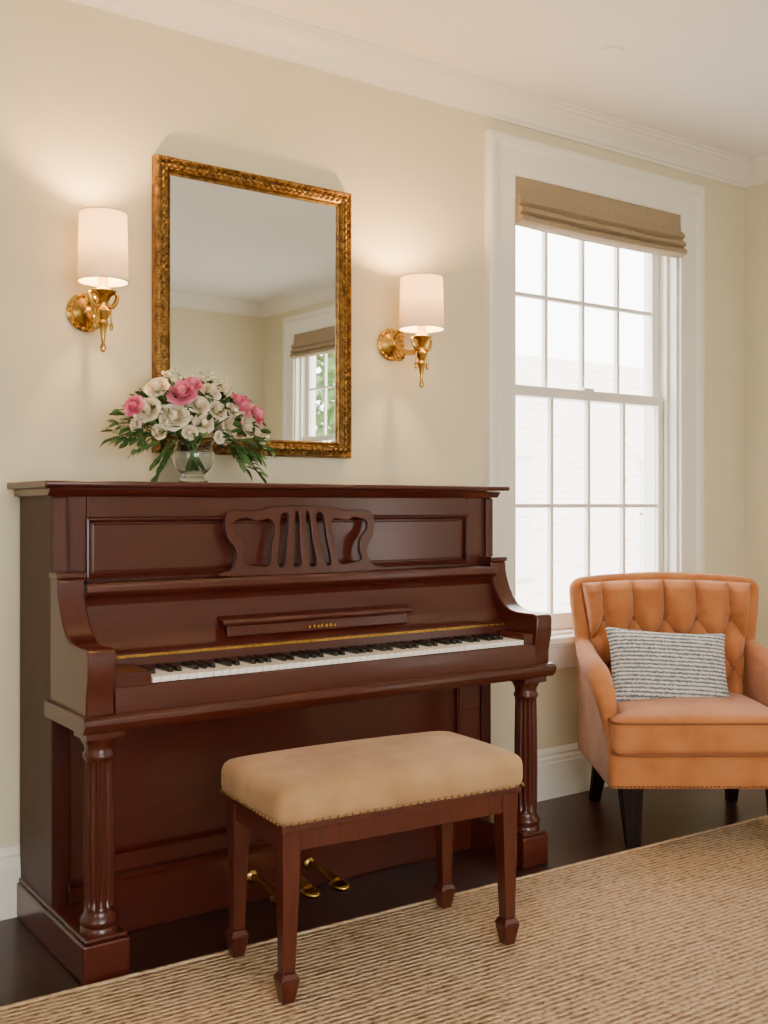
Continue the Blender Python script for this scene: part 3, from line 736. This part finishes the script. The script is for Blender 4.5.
# ------------------------------------------------------------------ armchair
ch=empty('tufted_armchair',(3.391,-0.545,0),math.radians(-35.3))
bm=bmesh.new()
bm_box(bm,-0.352,0.352,-0.350,0.27,0.215,0.345)
bm_prism(bm,[(0.20,0.22),(0.30,0.22),(0.395,0.88),(0.33,0.90),(0.275,0.60)],'x',-0.28,0.28)
armp=[(0.28,0.22),(-0.335,0.22),(-0.340,0.34),(-0.285,0.42),(-0.250,0.50),(-0.20,0.555),(-0.1,0.585),(0.1,0.605),(0.29,0.63)]
for s in (-1,1):
    xa,xb=(s*0.315,s*0.362)
    bm_prism(bm,armp,'x',min(xa,xb),max(xa,xb))
    bm_tube(bm,[(s*0.335,0.27,0.665),(s*0.352,0.12,0.640),(s*0.362,-0.04,0.618),(s*0.362,-0.15,0.598),(s*0.354,-0.230,0.540),(s*0.345,-0.265,0.46),(s*0.340,-0.305,0.38),(s*0.338,-0.330,0.31),(s*0.338,-0.335,0.25)],
            [0.036,0.040,0.045,0.048,0.043,0.032,0.025,0.022,0.022],14,5)
    bm_tube(bm,[(s*0.305,0.225,0.30),(s*0.318,0.235,0.50),(s*0.335,0.250,0.66),(s*0.358,0.262,0.80),(s*0.370,0.268,0.885)],[0.048,0.048,0.042,0.036,0.031],14,5)
    bm_tube(bm,[(s*0.25,0.27,0.30),(s*0.27,0.29,0.55),(s*0.30,0.31,0.85)],[0.05,0.055,0.045],12,4)
bm_tube(bm,[(-0.370,0.268,0.878),(-0.368,0.270,0.902),(-0.335,0.285,0.918),(-0.18,0.315,0.930),(0,0.325,0.936),(0.18,0.315,0.930),(0.335,0.285,0.918),(0.368,0.270,0.902),(0.370,0.268,0.878)],0.031,14,5)
o=finish('upholstered_frame',bm,M_orange,ch,angle=None)
rm=o.modifiers.new('remesh','REMESH'); rm.mode='VOXEL'; rm.voxel_size=0.009; rm.use_smooth_shade=True
sm=o.modifiers.new('smooth','SMOOTH'); sm.factor=0.5; sm.iterations=7
TB,TH=0.40,0.522
def hwf(t): return 0.278+0.072*t
def ynom(s,t): return 0.215+0.085*t-0.055*s*s
bm=bmesh.new(); nx,nz=130,96; F_=[];B_=[]
p_,q_=0.132,0.20; ZR=0.775
for j in range(nz+1):
    t=j/nz; rf=[];rb=[]
    for i in range(nx+1):
        s=-1+2*i/nx
        x=s*hwf(t); z=TB+t*(TH+0.012*(1-s*s))
        y=ynom(s,t); zp_=z-ZR
        a=x/p_+zp_/q_; b=x/p_-zp_/q_
        hd=(abs(math.sin(pi*a))*abs(math.sin(pi*b)))**0.36
        hv=abs(math.sin(pi*x/p_))**0.40
        if zp_>0:
            k_=min(1,zp_/0.03); hgt=hd*(1-k_)+hv*k_
        else: hgt=hd
        edge=min(1,(1-abs(s))/0.10)*min(1,(1-t)/0.06); edge=edge**0.5 if edge>0 else 0
        y-=0.078*hgt*(0.3+0.7*edge)+0.002
        rf.append(bm.verts.new((x,y,z))); rb.append(bm.verts.new((x,ynom(s,t)+0.05,z)))
    F_.append(rf);B_.append(rb)
for j in range(nz):
    for i in range(nx):
        bm.faces.new((F_[j][i],F_[j][i+1],F_[j+1][i+1],F_[j+1][i])); bm.faces.new((B_[j][i],B_[j+1][i],B_[j+1][i+1],B_[j][i+1]))
    bm.faces.new((F_[j][0],F_[j+1][0],B_[j+1][0],B_[j][0])); bm.faces.new((F_[j][nx],B_[j][nx],B_[j+1][nx],F_[j+1][nx]))
for i in range(nx):
    bm.faces.new((F_[0][i],B_[0][i],B_[0][i+1],F_[0][i+1])); bm.faces.new((F_[nz][i],F_[nz][i+1],B_[nz][i+1],B_[nz][i]))
o=finish('tufted_back',bm,M_orange,ch,angle=None)
bm=bmesh.new()
def byy(x,z):
    t=(z-TB)/TH; return ynom(x/hwf(t),t)
for k,zr in enumerate((ZR,ZR-0.10,ZR-0.20)):
    xs=[p_*i for i in (-2,-1,0,1,2)] if k%2==0 else [p_*(i+0.5) for i in (-2,-1,0,1)]
    for x in xs:
        if abs(x)<hwf(0.6)-0.03: bm_ball(bm,(x,byy(x,zr)-0.016,zr),0.014,(1,0.6,1),12)
finish('buttons',bm,M_orange2,ch)
def tfn(p):
    f=min(1,max(0,(-p.y-0.16)/0.05)); p.x*=1+0.17*f
    if p.z>0: p.z+=0.004
    return p
rcushion('seat_cushion',(0.302,0.290,0.066),0.036,M_orange,ch,puff=0.028,loc=(0,-0.092,0.405),cuts=23,fn=tfn)
bm=bmesh.new()
for zc in (0.348,0.462):
    pts=[]
    for (cx,cy,a0) in ((0.316,-0.349,-90),(0.316,-0.29,0),(0.27,-0.22,0),(0.27,0.165,0),(-0.27,0.165,90),(-0.27,-0.22,180),(-0.316,-0.29,180),(-0.316,-0.349,180)):
        for k in range(5 if abs(cy+0.22)>0.1 else 1):
            a=math.radians(a0+k*22.5) if abs(cy+0.29)>0.01 else math.radians(a0); pts.append((cx+0.034*math.cos(a),cy+0.034*math.sin(a),zc))
    pts.append(pts[0]); bm_tube(bm,pts,0.0048,8,1)
finish('cushion_piping',bm,M_orange2,ch)
bm=bmesh.new()
for i in range(46):
    bm_ball(bm,(-0.345+0.69*i/45,-0.350,0.226),0.0042,seg=6)
finish('nailhead_trim',bm,M_nail,ch)
bm=bmesh.new()
for s in (-1,1):
    bm_taper(bm,(s*0.275,-0.295),(s*0.268,-0.318),0.084,0.050,0.240,0.0)
    bm_taper(bm,(s*0.270,0.200),(s*0.290,0.285),0.066,0.042,0.240,0.0)
finish('legs',bm,M_darkleg,ch,smooth=False,bevel=0.004)

# pillow
pl=empty('throw_pillow',(0,0,0))
lx,ly=-0.050,0.006
pl.location=(3.391+lx*0.816+ly*0.578, -0.545-lx*0.578+ly*0.816, 0.600)
pl.rotation_euler=(0,0,math.radians(-35.3))
bm=bmesh.new(); n=40; top=[];bot=[]
HX,HZ,HT=0.252,0.160,0.062
for j in range(n+1):
    a=[];b=[]
    for i in range(n+1):
        s=-1+2*i/n; t=-1+2*j/n
        x=s*HX*(1-0.07*(1-t*t)*abs(s)**3); z=t*HZ*(1-0.09*(1-s*s)*abs(t)**3)
        th=HT*((1-s**4)*(1-t**4))**0.55
        a.append(bm.verts.new((x,-th,z))); b.append(bm.verts.new((x,th,z)))
    top.append(a);bot.append(b)
for j in range(n):
    for i in range(n):
        bm.faces.new((top[j][i],top[j][i+1],top[j+1][i+1],top[j+1][i])); bm.faces.new((bot[j][i],bot[j+1][i],bot[j+1][i+1],bot[j][i+1]))
bmesh.ops.remove_doubles(bm,verts=bm.verts,dist=1e-5)
o=finish('woven_cover',bm,M_pillow,pl,angle=None); o.rotation_euler=(math.radians(-22),math.radians(4),math.radians(6))

# ------------------------------------------------------------------ exterior
boxes('exterior_ground',[(-25,45,-30,40,-1.3,-1.2)],M_ext_ground)
bd=empty('brick_building',(14,9,-1.2))
boxes('facade',[(3,32,9,15,-1.2,3.6)],M_brick,bd,True)
M_extwin=mat('exterior_window_glass',(0.72,0.74,0.75),0.3)  # panes lightened too, blown-out daylight painted into the base colour
L1=[];L2=[]
for x in (7.4,11.0,14.6,18.2):
    z=-0.2
    L1.append((x-0.5,x+0.5,8.96,9.0,z+0.4,z+2.2)); L2+= [(x-0.6,x+0.6,8.92,9.0,z+2.2,z+2.35),(x-0.6,x+0.6,8.90,9.0,z+0.3,z+0.4),(x-0.02,x+0.02,8.93,9.0,z+0.4,z+2.2),(x-0.5,x+0.5,8.93,9.0,z+1.28,z+1.32)]
boxes('facade_windows',L1,M_extwin,bd,True); boxes('facade_window_trim',L2,M_trim,bd,True)
tr=empty('street_tree',(9.0,-9.0,-1.2))
tube('trunk',[(0,0,0),(0.1,0,1.2),(0,0.1,2.4),(0.05,0,3.4)],[0.20,0.16,0.13,0.08],M_bark,tr)
bm=bmesh.new()
for i in range(1500):
    th=random.uniform(0,2*pi); ph=math.acos(random.uniform(-1,1)); r=1.7*random.uniform(0.5,1)**0.5
    p=Vector((r*math.sin(ph)*math.cos(th),r*math.sin(ph)*math.sin(th),3.9+0.9*r*math.cos(ph)))
    leaf(bm,p,(random.uniform(-1,1),random.uniform(-1,1),random.uniform(-0.8,0.3)),0.22,0.08,0.2)
finish('foliage',bm,M_treeleaf,tr,angle=None,recalc=False)

# ------------------------------------------------------------------ light
w=bpy.data.worlds.new('overcast_sky'); S.world=w; w.use_nodes=True
bg=w.node_tree.nodes['Background']; bg.inputs['Color'].default_value=(1.0,0.985,0.955,1); bg.inputs['Strength'].default_value=12.0

# ------------------------------------------------------------------ camera
cd=bpy.data.cameras.new('camera'); co=bpy.data.objects.new('camera',cd); COL.objects.link(co)
co.location=(0,-3.29,1.25); co.rotation_euler=(pi/2,0,math.radians(-35.32))
cd.sensor_fit='VERTICAL'; cd.sensor_height=36; cd.lens=1060/1024*36; cd.shift_y=-7/1024
cd.clip_start=0.02; cd.clip_end=200
S.camera=co
